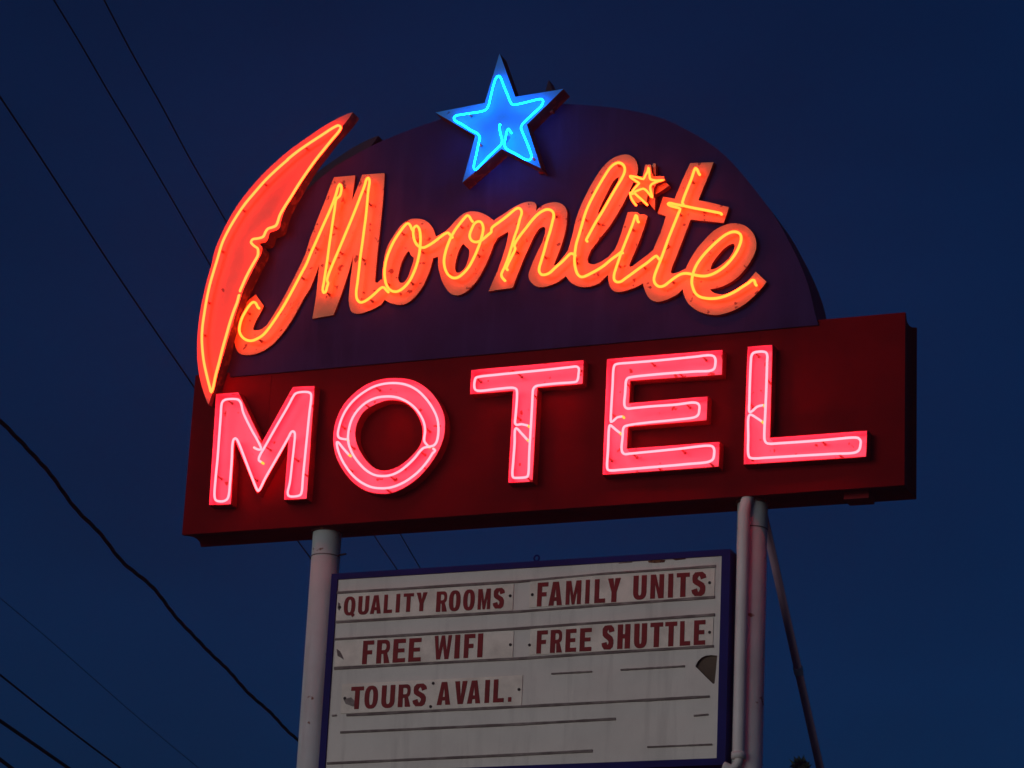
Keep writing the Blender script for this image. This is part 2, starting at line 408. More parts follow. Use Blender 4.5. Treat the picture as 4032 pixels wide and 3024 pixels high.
# ------------------------------------------------------------------ MOONLITE script
SF = -.042                                      # face of the script letters
ST = -.115                                      # plane of their tubes
def script(name, label, outer, holes, k, tubes, sm=True):
    y = SF - .0025 * k
    oo = plane(outer, y); hh = [smooth_path(plane(h, y), .03, True) for h in holes]
    mb = MB(); mb.slab(oo, hh, y, ARCH_Y0 - .001, 0, 1)
    o = mb.build('script_letter', None, sign, [M['script'], M['script_edge']]); o['label'] = label
    neon(tubes, ST, RT, M['orange'], o, y, face=[oo] + hh)
    return o
script('M', 'orange neon script capital M with a long curled tail',
  'C 320,270 435,260 550,250 532,390 515,525 545,450 585,350 625,243 870,225 862,390 850,550 835,700 820,850 805,980 790,1110 778,1250 766,1400 772,1416 795,1418 830,1380 900,1480 900,1560 870,1605 830,1661 740,1710 627,1751 580,1758 547,1756 515,1740 497,1716 483,1660 477,1606 483,1530 490,1450 500,1360 510,1280 522,1180 530,1100 517,1166 485,1280 450,1396 415,1500 378,1606 345,1690 312,1771 200,1790 82,1811 100,1710 117,1606 130,1500 140,1400 148,1306 158,1216 120,1330 60,1480 B 1370,490 1300,620 1250,710 1200,785 1150,855 1100,915 1050,970 1000,1010 950,1045 900,1070 840,1090 780,1100 735,1100 700,1095 670,1080 645,1055 628,1015 618,970 612,900 616,830 630,760 650,700 675,640 720,560 780,490 850,440 890,500 938,570 900,640 860,715 835,765 822,800 822,820 835,832 880,830 920,815 970,775 1050,650 1150,480 1250,290 1330,130 1390,0 C 60,930 150,700 230,500 290,335', [],
  0, ['B 865,570 855,545 835,525 810,530 780,560 740,620 700,695 677,770 670,830 688,885 735,930 800,945 870,920 930,880 990,810 1060,710 1150,570 1240,410 1330,240 1400,110 1445,0 C 130,955 200,795 270,640 320,515 345,440 360,385 380,345 398,370 395,430 380,475 345,505 335,540 325,620 305,750 287,870 265,1020 247,1160 227,1290 207,1420 195,1495 207,1528 228,1515 243,1460 255,1425 243,1395 255,1340 290,1250 340,1130 400,990 450,870 500,750 560,600 610,470 650,365 675,290 692,278 705,305 702,350 692,410 682,520 665,700 645,850 625,1000 605,1140 590,1280 572,1430 560,1530 570,1600 605,1633 645,1625 700,1590 760,1540 825,1480 850,1468 870,1478 888,1500'])
script('o', 'first orange neon script letter o, next to the capital M',
  'C 870,1605 930,1640 1000,1658 1060,1660 1106,1646 1150,1620 1186,1586 1220,1550 1256,1506 1295,1445 1326,1376 1365,1280 1390,1190 1397,1152 1450,1135 1490,1000 1530,860 1480,890 1425,916 1420,890 1410,860 1395,825 1370,790 1345,762 1310,740 1275,728 1240,722 1200,721 1160,725 1130,735 1100,750 1070,772 1040,800 1005,848 970,900 938,950 910,1000 887,1060 870,1120 858,1185 850,1250 842,1340 840,1400 845,1480 850,1550', ['C 1130,1075 1155,1120 1187,1150 1170,1220 1140,1310 1110,1380 1070,1420 1035,1415 1015,1370 1030,1290 1060,1190 1100,1110'],
  1, ['C 1165,835 1145,790 1120,773 1090,795 1040,860 980,950 930,1050 890,1160 870,1270 870,1350 885,1430 920,1490 970,1515 1020,1510 1080,1470 1140,1400 1190,1300 1225,1200 1250,1080 1260,950 1255,870 1240,820 1215,800 1190,820 1180,870 1187,930 1210,990 1240,1022 1290,1037 1340,1017 1400,980 1460,935 1520,890 1560,875 1588,905'])
script('o', 'second orange neon script letter o, just before the n',
  'E 345,860 345,950 352,1000 365,1050 380,1105 400,1150 425,1195 450,1230 475,1255 500,1270 530,1279 560,1280 600,1270 640,1250 680,1220 720,1180 760,1130 800,1070 830,1015 860,960 890,890 920,820 950,730 1000,650 1010,560 950,462 920,440 890,418 860,400 820,382 780,370 740,365 700,365 660,373 620,390 585,418 550,450 515,488 480,530 424,583 370,700', ['E 620,720 650,750 682,780 682,850 660,930 630,990 580,1030 545,1030 530,980 540,900 570,800 600,740'],
  2, ['E 703,455 688,425 665,410 640,430 590,490 530,570 480,660 440,760 415,860 410,920 425,1000 460,1060 510,1090 560,1085 620,1040 680,970 730,880 775,780 810,680 835,580 835,530 815,485 785,475 745,495 710,560 690,620 695,660 720,690 760,700 800,690 850,655 890,620 925,590 925,560 940,535 1000,490 1080,430 1140,380 1190,340 1225,330 1250,350 1255,390 1235,450 1210,550 1175,650 1140,770 1105,880 1070,970 1035,1050 1040,1080 1055,1100'])
script('n', 'orange neon script letter n between o and l',
  'E 940,480 970,450 1010,425 1050,400 1100,365 1150,330 1200,303 1250,280 1290,267 1330,260 1365,260 1395,268 1410,285 1417,310 1412,360 1445,325 1480,300 1515,285 1550,275 1590,267 1630,265 1665,272 1700,290 1727,317 1745,350 1752,390 1750,430 1745,495 1735,560 1720,630 1700,700 1677,770 1650,840 1625,900 1605,950 1620,955 1650,930 1700,870 1760,790 1800,950 1735,1070 1700,1100 1660,1130 1620,1150 1570,1170 1520,1185 1480,1190 1440,1190 1405,1178 1380,1160 1355,1137 1340,1110 1332,1085 1330,1060 1333,1030 1345,1000 1380,910 1430,800 1480,700 1508,610 1515,560 1505,537 1480,532 1440,560 1410,605 1380,660 1355,715 1330,770 1280,880 1230,1010 1190,1110 1162,1190 1150,1200 1000,1220 895,1237 940,1130 990,1020 1040,880 1090,720 1112,600 1100,590 1000,650 940,700', [],
  3, ['E 1090,980 1110,930 1150,850 1185,770 1175,740 1185,710 1230,640 1300,550 1370,460 1440,390 1510,350 1550,345 1590,365 1605,410 1590,480 1565,580 1530,690 1500,800 1470,900 1445,990 1450,1030 1475,1055 1510,1055 1560,1035 1620,980 1690,920 1740,870 1790,825 1818,830'])
script('l', 'tall looped orange neon script letter l',
  'E 1735,1070 1770,1120 1800,1148 1840,1170 1880,1184 1920,1190 1960,1190 2000,1185 2050,1170 2100,1150 F 215,1512 262,1470 320,1330 330,1200 260,1280 180,1330 110,1356 70,1354 45,1338 36,1310 45,1275 70,1210 100,1168 130,1130 200,1040 280,940 350,830 420,710 480,590 520,500 560,430 580,370 587,320 583,280 570,240 545,200 515,178 485,165 450,160 405,166 360,180 320,197 280,222 240,258 200,300 165,348 130,400 95,458 60,520 0,640 E 1905,290 1870,380 1845,455 1830,520 1815,590 1800,650 1780,720 1760,790 1740,900', ['F 375,405 320,450 260,560 200,680 160,770 150,812 190,780 250,690 310,590 350,500 372,440'],
  4, ['F 25,1085 60,1020 120,910 200,780 280,640 350,520 410,420 440,350 440,300 415,265 375,250 330,265 280,310 220,400 160,500 100,610 50,710 10,810 E 1915,500 1880,620 1850,720 1835,820 1830,900 1840,980 1865,1050 1905,1080 1950,1070 2020,1035 2100,990 2150,957 F 300,1300 370,1250 400,1225'])
script('i', 'short orange neon script letter i under the small star',
  'F 475,790 520,786 575,788 610,815 650,810 692,832 672,900 650,970 600,1110 550,1230 510,1320 490,1365 497,1383 525,1378 600,1320 680,1260 752,1200 800,1400 700,1560 640,1565 G 580,770 540,786 500,800 460,813 420,825 385,830 350,830 322,818 300,800 282,774 270,740 262,690 262,645 F 290,1390 330,1200 360,1140 400,1030 440,900', [],
  5, ['F 580,875 577,840 563,822 550,855 520,940 480,1040 440,1140 405,1230 370,1330 340,1420 325,1480 330,1530 360,1550 400,1545 450,1510 520,1460 600,1400 680,1345 760,1280 785,1265 812,1295'])
script('t', 'crossed orange neon script letter t',
  'F 1155,255 1410,245 1360,380 1300,520 1245,658 1400,690 1577,735 1550,820 1520,907 1350,890 1160,870 1110,1000 1060,1130 1010,1260 960,1380 943,1440 955,1458 985,1453 1030,1440 1110,1400 1140,1500 1110,1600 G 1070,800 1020,850 985,872 950,890 905,910 860,925 825,932 790,935 765,930 740,920 712,900 690,872 673,840 660,805 648,770 640,735 F 660,1440 700,1300 752,1200 780,1130 820,1040 860,930 890,832 800,802 830,710 860,620 985,642 1060,460', [],
  6, ['F 1245,360 1230,325 1212,310 1195,345 1170,420 1130,520 1090,620 1070,680',
      'F 1478,798 1310,765 1200,745 1085,720 1000,705 930,690 912,698 930,715 975,730 1045,755 1030,795 1000,870 960,970 920,1070 880,1180 840,1290 800,1390 767,1480 760,1530 780,1575 820,1600 870,1590 930,1545 990,1500 1050,1465 1110,1455 1170,1465 1240,1480 1310,1485 1380,1470 1460,1430 1540,1370 1620,1280 1680,1180 1710,1080 1700,1030 1660,1005 1610,1005 1540,1035 1450,1105 1360,1190 1280,1280 1220,1370 1185,1460 1172,1550 G 1180,770 1210,840 1260,880 1330,897 1410,900 1490,887 1570,860 1650,820 1720,775 1790,730 1825,702 1852,702 1862,735'])
script('e', 'orange neon script letter e with an upturned tail',
  'F 1320,1080 1360,1037 1400,1000 1440,972 1480,950 1520,933 1560,920 1605,911 1650,910 1695,917 1740,930 1778,952 1810,980 1840,1018 1860,1060 1872,1105 1876,1150 1870,1190 1860,1230 1842,1270 1820,1310 1792,1356 1760,1400 1725,1442 1690,1480 1648,1518 1600,1550 1550,1578 1500,1600 1435,1618 1370,1630 G 1393,822 1420,840 1460,852 1500,856 1540,853 1580,845 1620,830 1660,810 1700,782 1740,750 1800,690 1870,606 1987,720 1945,772 1900,822 1860,865 1820,902 1770,945 1720,980 1660,1014 1600,1040 1540,1060 1480,1075 1425,1078 1370,1075 1312,1063 1260,1045 1213,1020 1170,990 1137,957 1110,920 1093,882 1080,840 1072,795 F 1085,1500 1100,1430 1120,1370 1148,1315 1180,1260 1240,1170', ['F 1637,1137 1590,1140 1520,1190 1450,1270 1400,1340 1378,1412 1430,1402 1520,1340 1590,1270 1632,1190'],
  7, [])
# small star dotting the i
y = -.075
mb = MB(); mb.slab(plane('S 1003,240 945,245 880,420 740,545 560,520 700,760 600,980 640,1100 760,1000 830,1070 985,1262 995,925 1305,722 1190,620 1010,520', y), [], y, ARCH_Y0 - .001, 0, 1)
ss = mb.build('small_star', None, sign, [M['script'], M['script_edge']]); ss['label'] = 'small orange neon star dotting the script letter i'
yf = -.12
mb = MB(); mb.slab(plane('S 780,265 898,262 915,430 950,520 1185,515 1200,600 1010,690 960,800 960,950 830,900 800,1090 680,1060 620,1100 480,1040 500,860 600,690 450,560 470,520 720,530', yf), [], yf, -.0745, 0, 1)
attach(mb.build('star_face', None, None, [M['script'], M['script_edge']]), ss)
neon(['S 545,1110 480,1010 445,890', 'S 490,865 540,790 620,700 645,675 570,620 460,545 442,515 540,528 650,555 735,582 770,520 830,410 850,325 866,420 872,520 890,582 980,608 1080,612 1180,600 1080,622 980,660 910,700 885,760 900,850 932,985 860,900 790,820 730,790 640,820 560,855 545,880 600,940 680,1010 785,1105'],
     -.175, .0088, M['orange'], ss, yf, support=.4)

# ------------------------------------------------------------------ MOTEL channel letters
PH = .095                                        # depth of the open letter pans
def channel(label, outer, hole, tubes):
    y0, y1 = -PH, -.002
    loops = [plane(outer, y0)] + ([smooth_path(plane(hole, y0), .05, True)] if hole else [])
    if hole: loops[0] = smooth_path(loops[0], .05, True)
    if area(loops[0]) < 0: loops[0].reverse()
    if hole and area(loops[1]) > 0: loops[1].reverse()
    t = .0055
    inner = [inset(loops[0], t)] + ([[Vector(p) for p in inset(list(reversed(loops[1])), -t)]] if hole else [])
    if hole: inner[1].reverse()
    mb = MB()
    # floor of the pan
    ff = [[Vector((p.x, y1 - .008, p.z)) for p in l] for l in inner]
    flat = [p for l in ff for p in l]
    tris = tessellate_polygon([[Vector((p.x, p.z, 0)) for p in l] for l in ff]); fr = []
    for a, b_, c in tris:
        A, B, Cc = flat[a], flat[b_], flat[c]
        fr.append((a, b_, c) if (B.x - A.x) * (Cc.z - A.z) - (B.z - A.z) * (Cc.x - A.x) > 0 else (a, c, b_))
    mb.add(flat, fr, 0)
    for l, il in zip(loops, inner):
        n = len(l)
        O0 = [Vector((p.x, y0, p.z)) for p in l]; O1 = [Vector((p.x, y1, p.z)) for p in l]
        I0 = [Vector((p.x, y0, p.z)) for p in il]; I1 = [Vector((p.x, y1 - .008, p.z)) for p in il]
        q = [(i, i + n, (i + 1) % n + n, (i + 1) % n) for i in range(n)]
        mb.add(O0 + O1, q, 1)
        mb.add(I0 + I1, [tuple(reversed(x)) for x in q], 0)
        mb.add(O0 + I0, [tuple(reversed(x)) for x in q], 1)
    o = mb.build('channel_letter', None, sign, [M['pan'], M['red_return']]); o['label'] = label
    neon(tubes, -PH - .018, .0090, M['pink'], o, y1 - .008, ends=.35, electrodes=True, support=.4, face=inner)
    return o
channel('pink neon block capital M at the left end of the cabinet', 'I 268,1195 465,1188 495,625 690,1095 965,600 920,1150 1125,1140 1195,150 1000,158 735,635 530,205 330,220', None,
  ['I 665,690 700,708 725,705 690,620 650,550 570,385 548,300 528,275 500,268 410,275 387,295 378,340 375,400 360,600 345,800 330,950 320,1110 328,1145 350,1157 400,1157 430,1140 443,1110 455,1000 470,800 478,650 488,618 502,610 518,625 535,660 600,830 650,960 688,1052 700,1068 712,1056 760,960 840,820 920,680 970,590 985,560 1002,548 1018,562 1020,590 1015,650 995,830 975,1000 957,1080 963,1108 985,1117 1045,1112 1070,1100 1080,1070 1090,950 1110,750 1130,550 1145,400 1162,250 1158,222 1135,208 1045,212 1020,225 1000,255 960,330 850,520 760,680 710,770 705,800 725,815'])
channel('pink neon block letter O on the red cabinet', 'J 980,240 1150,255 1290,320 1400,420 1480,540 1525,660 1532,780 1515,900 1470,1020 1400,1140 1300,1270 1180,1380 1050,1460 930,1505 830,1510 700,1490 580,1430 480,1340 400,1230 340,1110 310,980 305,880 320,760 360,640 420,530 510,430 620,340 740,280 860,248',
  'J 960,490 1050,500 1140,550 1210,630 1260,730 1280,830 1270,930 1230,1010 1160,1090 1070,1170 970,1225 870,1248 780,1230 700,1170 630,1080 580,980 555,880 560,790 590,700 640,620 720,560 830,510 900,492',
  ['J 450,912 400,905 370,890 360,860 370,790 400,690 450,590 530,490 640,400 760,335 880,305 1000,300 1110,320 1220,375 1320,470 1390,570 1440,680 1455,780 1450,880 1432,945 1405,978 1350,992 1295,1005 1255,1040 1200,1110 1120,1190 1030,1260 940,1300 850,1312 760,1300 670,1250 590,1170 520,1070 480,970 470,900 485,780 520,680 580,590 670,510 780,460 900,445 1000,455 1110,500 1200,570 1260,650 1300,740 1310,830 1300,900 1303,935 1335,978',
   'J 1400,1015 1420,1035 1395,1060 1350,1130 1270,1230 1170,1320 1060,1390 940,1435 830,1445 720,1430 600,1370 510,1290 430,1180 380,1080 352,985 350,940 370,950 410,1000 475,1075'])
channel('pink neon block letter T in the middle of the cabinet', 'K 148,290 1383,182 1370,450 878,490 825,1515 550,1530 605,525 135,565', None,
  ['K 765,900 700,886 645,892 630,870 633,830 640,750 652,570 645,505 615,490 450,500 240,522 200,512 187,480 192,410 205,380 240,369 450,345 700,320 1000,290 1250,262 1300,258 1325,280 1322,330 1315,390 1300,420 1270,428 1100,440 900,462 850,475 828,505 822,560 815,700 800,950 785,1200 775,1425 765,1455 740,1464 640,1470 612,1465 602,1440 610,1300 625,1100 633,940 645,930 700,985 760,1050'])
channel('pink neon block letter E between T and L', 'L 243,310 1513,208 1505,490 505,555 493,790 1350,715 1338,985 480,1055 470,1285 1480,1210 1470,1490 195,1580', None,
  ['L 410,940 360,950 320,985 292,1000 290,960 295,850 310,600 322,410 335,378 365,367 500,355 800,330 1200,290 1370,273 1412,285 1430,320 1428,370 1418,415 1385,438 1200,450 800,480 520,510 475,522 457,550 452,600 445,700 437,800 447,838 475,854 520,850 700,832 1000,810 1190,788 1235,797 1255,825 1253,870 1245,915 1215,943 1000,975 700,1005 480,1035 438,1050 424,1080 420,1150 408,1290 418,1332 445,1350 490,1345 700,1325 1000,1295 1350,1258 1395,1265 1415,1295 1415,1350 1405,1400 1370,1428 1100,1460 700,1495 400,1520 285,1527 258,1518 250,1485 260,1300 272,1060 280,1035 300,1045 340,1080 385,1115'])
channel('pink neon block letter L at the right end of the cabinet', 'M 218,150 458,132 435,1000 1342,932 1332,1185 180,1258', None,
  ['M 362,700 310,715 265,755 240,765 236,720 238,680 243,500 252,300 258,240 275,213 310,203 365,200 395,210 406,240 404,290 398,500 388,750 378,970 380,1020 395,1050 425,1060 520,1055 750,1040 1000,1020 1210,1002 1255,1007 1277,1035 1275,1070 1265,1112 1235,1138 1000,1155 700,1172 400,1190 270,1196 240,1187 228,1155 228,1000 234,800 250,788 300,815 350,848'])

# ------------------------------------------------------------------ message board
BY = .05                                         # front of its frame
board = thing('message_board', (on_y(2080, 2600, BY).x, BY + .085, on_y(2080, 3000, BY).z - .05), 'white changeable-letter message board in a blue frame hung between the two white poles', 'message board')
fTL, fTR = on_y(1307, 2260, BY), on_y(2880, 2160, BY)
x0, x1 = (fTL.x + on_y(1252, 3024, BY).x) / 2, (fTR.x + on_y(2851, 2990, BY).x) / 2
z1 = (fTL.z + fTR.z) / 2; z0 = on_y(2818, 3012, BY).z
wx0, wx1 = (on_y(1327, 2282, BY).x + on_y(1281, 3015, BY).x) / 2, (on_y(2845, 2186, BY).x + on_y(2818, 2985, BY).x) / 2
wz1 = (on_y(1327, 2282, BY).z + on_y(2845, 2186, BY).z) / 2; wz0 = on_y(2818, 2985, BY).z
mb = MB()
mb.box((x0, BY, z0), (wx0, BY + .17, z1)); mb.box((wx1, BY, z0), (x1, BY + .17, z1))
mb.box((wx0, BY, wz1), (wx1, BY + .17, z1)); mb.box((wx0, BY, z0), (wx1, BY + .17, wz0))
mb.box((wx0, BY + .12, wz0), (wx1, BY + .16, wz1))
mb.build('blue_frame', M['frame'], board)
FY = BY + .012                                   # face of the board
hole = plane('O 1690,1410 1715,1360 1750,1325 1790,1307 1840,1300 1903,1306 1890,1450 1877,1575 1862,1580 1800,1520', FY)
mb = MB(); rect = [Vector((wx0, FY, wz0)), Vector((wx1, FY, wz0)), Vector((wx1, FY, wz1)), Vector((wx0, FY, wz1))]
mb.slab(rect, [hole], FY, FY + .006); bf = mb.build('board_face', M['board'], board)
c = sum(hole, Vector()) / len(hole)
mb = MB(); mb.box((c.x - .35, FY + .022, c.z - .45), (min(c.x + .3, wx1 - .002), FY + .03, c.z + .4)); mb.build('backing_plate', M['brown'], board)
def px_line(t, y): return plane(t, y)
def track(a, wob=.0, r=.009):
    p = plane(a, FY); n = 24; pts = []
    for i in range(n + 1):
        t = i / n * (len(p) - 1); k_ = min(int(t), len(p) - 2); q = p[k_].lerp(p[k_ + 1], t - k_); pts.append(q)
    mb = MB()
    for u, v in zip(pts[:-1], pts[1:]):
        pass
    rr = [r * random.uniform(.75, 1.1) for _ in pts]
    v = []
    for q, h_ in zip(pts, rr): v += [(q.x, FY - .010, q.z - h_), (q.x, FY - .010, q.z + h_), (q.x, FY - .0005, q.z + h_), (q.x, FY - .0005, q.z - h_)]
    f = [(0, 3, 2, 1), tuple(len(v) - 4 + i for i in (0, 1, 2, 3))]
    for i in range(len(pts) - 1):
        b_ = i * 4
        for j in range(4):
            j2 = (j + 1) % 4; f.append((b_ + j, b_ + j2, b_ + 4 + j2, b_ + 4 + j))
    mb.add(v, f); return mb.build('letter_track', M['track'], board)
for a in ('N 435,700 2212,590 O 850,513 1890,442', 'N 430,985 2212,880 O 900,812 1880,742', 'N 420,1150 2212,1045 O 900,980 1880,912', 'N 410,1432 2212,1336 O 900,1275 1870,1217',
          'P 530,655 2212,572 Q 0,1000 600,966', 'P 470,822 2212,742 X 2424,2831', 'P 340,1122 2212,1036 X 2333,2957'):
    track(a)
for a in ('O 970,1446 1590,1410', 'O 300,1484 690,1462', 'Q 450,1152 590,1140', 'Q 0,1455 625,1430', 'P 390,660 430,656'):
    track(a, r=.006)

def glyph(ch, Wd):
    """outline and holes of one bold condensed capital, height 1, width Wd"""
    t = min(.215, Wd * .42); h = .175; m = Wd / 2
    def arc(cx, cy, rx, ry, a0, a1, n=12):
        return [(cx + rx * math.copysign(abs(math.cos(R(a0 + (a1 - a0) * i / n))) ** .8, math.cos(R(a0 + (a1 - a0) * i / n))),
                 cy + ry * math.copysign(abs(math.sin(R(a0 + (a1 - a0) * i / n))) ** .8, math.sin(R(a0 + (a1 - a0) * i / n)))) for i in range(n + 1)]
    if ch in 'I.': return [(0, 0), (Wd, 0), (Wd, 1), (0, 1)], []
    if ch == 'L': return [(0, 0), (Wd, 0), (Wd, h), (t, h), (t, 1), (0, 1)], []
    if ch == 'T': return [(m - t / 2, 0), (m + t / 2, 0), (m + t / 2, 1 - h), (Wd, 1 - h), (Wd, 1), (0, 1), (0, 1 - h), (m - t / 2, 1 - h)], []
    if ch == 'F': return [(0, 0), (t, 0), (t, .41), (Wd * .86, .41), (Wd * .86, .41 + h), (t, .41 + h), (t, 1 - h), (Wd, 1 - h), (Wd, 1), (0, 1)], []
    if ch == 'E': return [(0, 0), (Wd, 0), (Wd, h), (t, h), (t, .425), (Wd * .9, .425), (Wd * .9, .425 + h * .95), (t, .425 + h * .95), (t, 1 - h), (Wd * .98, 1 - h), (Wd * .98, 1), (0, 1)], []
    if ch == 'H': return [(0, 0), (t, 0), (t, .42), (Wd - t, .42), (Wd - t, 0), (Wd, 0), (Wd, 1), (Wd - t, 1), (Wd - t, .6), (t, .6), (t, 1), (0, 1)], []
    if ch == 'N': return [(0, 0), (t * .9, 0), (t * .9, .60), (Wd - t, 0), (Wd, 0), (Wd, 1), (Wd - t * .9, 1), (Wd - t * .9, .40), (t, 1), (0, 1)], []
    if ch == 'M':
        t = Wd * .25
        return [(0, 0), (t, 0), (t, .66), (m - t * .36, 0), (m + t * .36, 0), (Wd - t, .66), (Wd - t, 0), (Wd, 0), (Wd, 1), (Wd - t * 1.3, 1), (m, .36), (t * 1.3, 1), (0, 1)], []
    if ch == 'A':
        x = lambda y: t + (m - t) * y / .8
        return [(0, 0), (t, 0), (x(.19), .19), (Wd - x(.19), .19), (Wd - t, 0), (Wd, 0), (m + t * .58, 1), (m - t * .58, 1)], [[(x(.35), .35), (Wd - x(.35), .35), (m, .77)]]
    if ch == 'V': return [(m - t * .55, 0), (m + t * .55, 0), (Wd, 1), (Wd - t, 1), (m, .27), (t, 1), (0, 1)], []
    if ch == 'W':
        t = Wd * .2; a = Wd * .27; b = Wd * .73
        return [(a - t * .6, 0), (a + t * .5, 0), (m, .58), (b - t * .5, 0), (b + t * .6, 0), (Wd, 1), (Wd - t, 1), (b, .34), (m + t * .45, 1), (m - t * .45, 1), (a, .34), (t, 1), (0, 1)], []
    if ch == 'Y': return [(m - t / 2, 0), (m + t / 2, 0), (m + t / 2, .42), (Wd, 1), (Wd - t * 1.08, 1), (m, .60), (t * 1.08, 1), (0, 1), (m - t / 2, .42)], []
    if ch == 'O': return arc(m, .5, m, .515, 0, 360, 28)[:-1], [arc(m, .5, m - t, .515 - h * .95, 0, 360, 24)[:-1]]
    if ch == 'Q':
        o = arc(m, .5, m, .515, 0, 360, 28)[:-1]
        o = [p for p in o if not (p[0] > m + .02 and p[1] < .16)]
        k = max(range(len(o)), key=lambda i: (o[i][0] > m and o[i][1] < .45) * (1 - o[i][1]))
        return o[:k + 1] + [(Wd * 1.02, -.03), (Wd * .82, -.13), (Wd * .62, .0)] + o[k + 1:] if False else arc(m, .5, m, .515, -42, 285, 26) + [(Wd * .80, -.12), (Wd * 1.0, .0), (Wd * .86, .12)], [arc(m, .5, m - t, .515 - h * .95, 0, 360, 24)[:-1]]
    if ch == 'U': return [(0, 1)] + arc(m, .34, m, .355, 180, 360, 16) + [(Wd, 1), (Wd - t, 1)] + arc(m, .34, m - t, .355 - h, 360, 180, 14) + [(t, 1)], []
    if ch == 'R':
        return [(0, 0), (t, 0), (t, .40), (Wd * .52, .40), (Wd - t * 1.12, 0), (Wd * 1.02, 0), (Wd * .80, .43)] + arc(Wd * .62, .71, Wd * .36, .29, -70, 90, 12) + [(0, 1)], [[(t, .56), (Wd * .52, .56)] + arc(Wd * .56, .70, Wd * .17, .14, -80, 80, 8) + [(Wd * .52, .845), (t, .845)]]
    if ch == 'S':
        c = [(.93, .72), (.86, .83), (.70, .905), (.5, .92), (.3, .895), (.16, .82), (.13, .72), (.18, .63), (.34, .565), (.55, .51), (.75, .445), (.865, .36), (.87, .25), (.80, .15), (.66, .09), (.48, .08), (.29, .10), (.15, .18), (.085, .29)]
        c = [(t * .5 + (x - .13) / .74 * (Wd - t), y) for x, y in c]; L_, Rr = [], []
        for i, p in enumerate(c):
            a = c[max(i - 1, 0)]; b = c[min(i + 1, len(c) - 1)]; dx, dy = b[0] - a[0], b[1] - a[1]; n = math.hypot(dx, dy); w = (t * abs(dy / n) + h * .86 * abs(dx / n)) * .47
            L_.append((p[0] - dy / n * w, p[1] + dx / n * w)); Rr.append((p[0] + dy / n * w, p[1] - dx / n * w))
        return L_ + Rr[::-1], []
def lettering(mb, ch, xa, xb, zb, zt, y):
    k = zt - zb; o, hs = glyph(ch, (xb - xa) / k)
    if ch == '.': zt = zb + .2 * k
    sc = lambda l: [Vector((xa + x * k, y, zb + q * (zt - zb))) for x, q in l]
    mb.slab(sc(o), [sc(q) for q in hs], y, y + .004)
def strip(box, words, label, dots):
    y = FY - .006
    p = plane(box, y)                            # left-bottom, right-bottom, right-top, left-top
    zb_, zt = (p[0].z + p[1].z) / 2, (p[2].z + p[3].z) / 2; xa, xb = (p[0].x + p[3].x) / 2, (p[1].x + p[2].x) / 2
    mb = MB(); mb.box((xa, y, zb_), (xb, FY - .0008, zt)); s = mb.build('letter_strip', M['strip'], board); s['label'] = label
    for w, bl, tr_, spans in words:
        a = plane(bl, y - .004)[0]; c_ = plane(tr_, y - .004)[0]
        sp = [[float(v) for v in q.split('-')] for q in spans.split()]; u0, u1 = sp[0][0], sp[-1][1]
        mb = MB()
        for ch, (p0, p1) in zip(w, sp):
            X = lambda u: a.x + (u - u0) / (u1 - u0) * (c_.x - a.x)
            lettering(mb, ch, X(p0), X(p1), a.z, c_.z, y - .004)
        attach(mb.build('lettering', M['letter']), s)
    for q in plane(dots, y - .003):
        e = MB(); e.tube([(q.x, y - .004, q.z), (q.x, y, q.z)], .011, 10); attach(e.build('screw', M['black']), s)
    return s
strip('N 428,968 2140,866 2140,607 436,714', [('QUALITY', 'N 495,918 ', 'N 1310,692', '495-607 637-742 757-862 890-972 1008-1045 1080-1178 1205-1310'), ('ROOMS', 'N 1390,884', 'N 2055,648', '1390-1495 1515-1628 1655-1768 1800-1922 1952-2055')], 'strip lettered QUALITY ROOMS', 'N 2110,727 460,838')
strip('O 88,850 1875,728 1878,456 88,575', [('FAMILY', 'O 155,830', 'O 970,553', '155-260 270-400 437-585 628-668 718-822 845-970'), ('UNITS', 'O 1085,765', 'O 1790,492', '1085-1215 1255-1385 1428-1475 1510-1635 1662-1790')], 'strip lettered FAMILY UNITS', 'O 112,716 1828,600')
strip('N 412,1415 2140,1322 2140,1065 422,1163', [('FREE', 'N 675,1390', 'N 1255,1133', '675-783 815-945 978-1100 1133-1255'), ('WIFI', 'N 1368,1345', 'N 1850,1090', '1368-1540 1573-1622 1665-1772 1800-1850')], 'strip lettered FREE WIFI', 'N 2112,1200')
strip('O 88,1307 1862,1200 1862,928 88,1050', [('FREE', 'O 150,1287', 'O 690,1037', '150-255 285-400 435-540 575-690'), ('SHUTTLE', 'O 785,1250', 'O 1790,960', '785-895 935-1058 1098-1222 1255-1378 1400-1515 1545-1645 1680-1790')], 'strip lettered FREE SHUTTLE', 'O 85,1203 1828,1080')
strip('P 475,640 2225,556 2225,270 478,350', [('TOURS', 'P 560,597', 'P 1300,345', '560-685 697-828 865-995 1030-1150 1178-1300'), ('AVAIL.', 'P 1398,556', 'P 2130,300', '1398-1530 1570-1690 1697-1825 1868-1912 1952-2055 2098-2130')], 'strip lettered TOURS AVAIL.', 'P 510,490 1365,345 1340,570 2195,405')
# dark smudges where the vinyl has lifted
for tx in ('N 430,1240 462,1262 485,1305 500,1345 470,1325 440,1310', 'N 445,790 462,800 470,845 455,870 440,850', 'P 495,500 570,480 650,560 590,570 520,545'):
    mb = MB(); mb.slab(plane(tx, FY - .009), [], FY - .0085, FY - .0062); mb.build('lifted_film', M['track'], board)
rs = MB()
for tx in ('O 1230,390 1300,378 1400,380 1390,402 1300,410 1240,405', 'O 1470,372 1590,358 1600,372 1500,384', 'O 950,408 1080,398 1080,404 950,414'):
    rs.slab(plane(tx, FY - .003), [], FY - .003, FY - .0005)
rs.build('rust_stain', M['rust'], board)
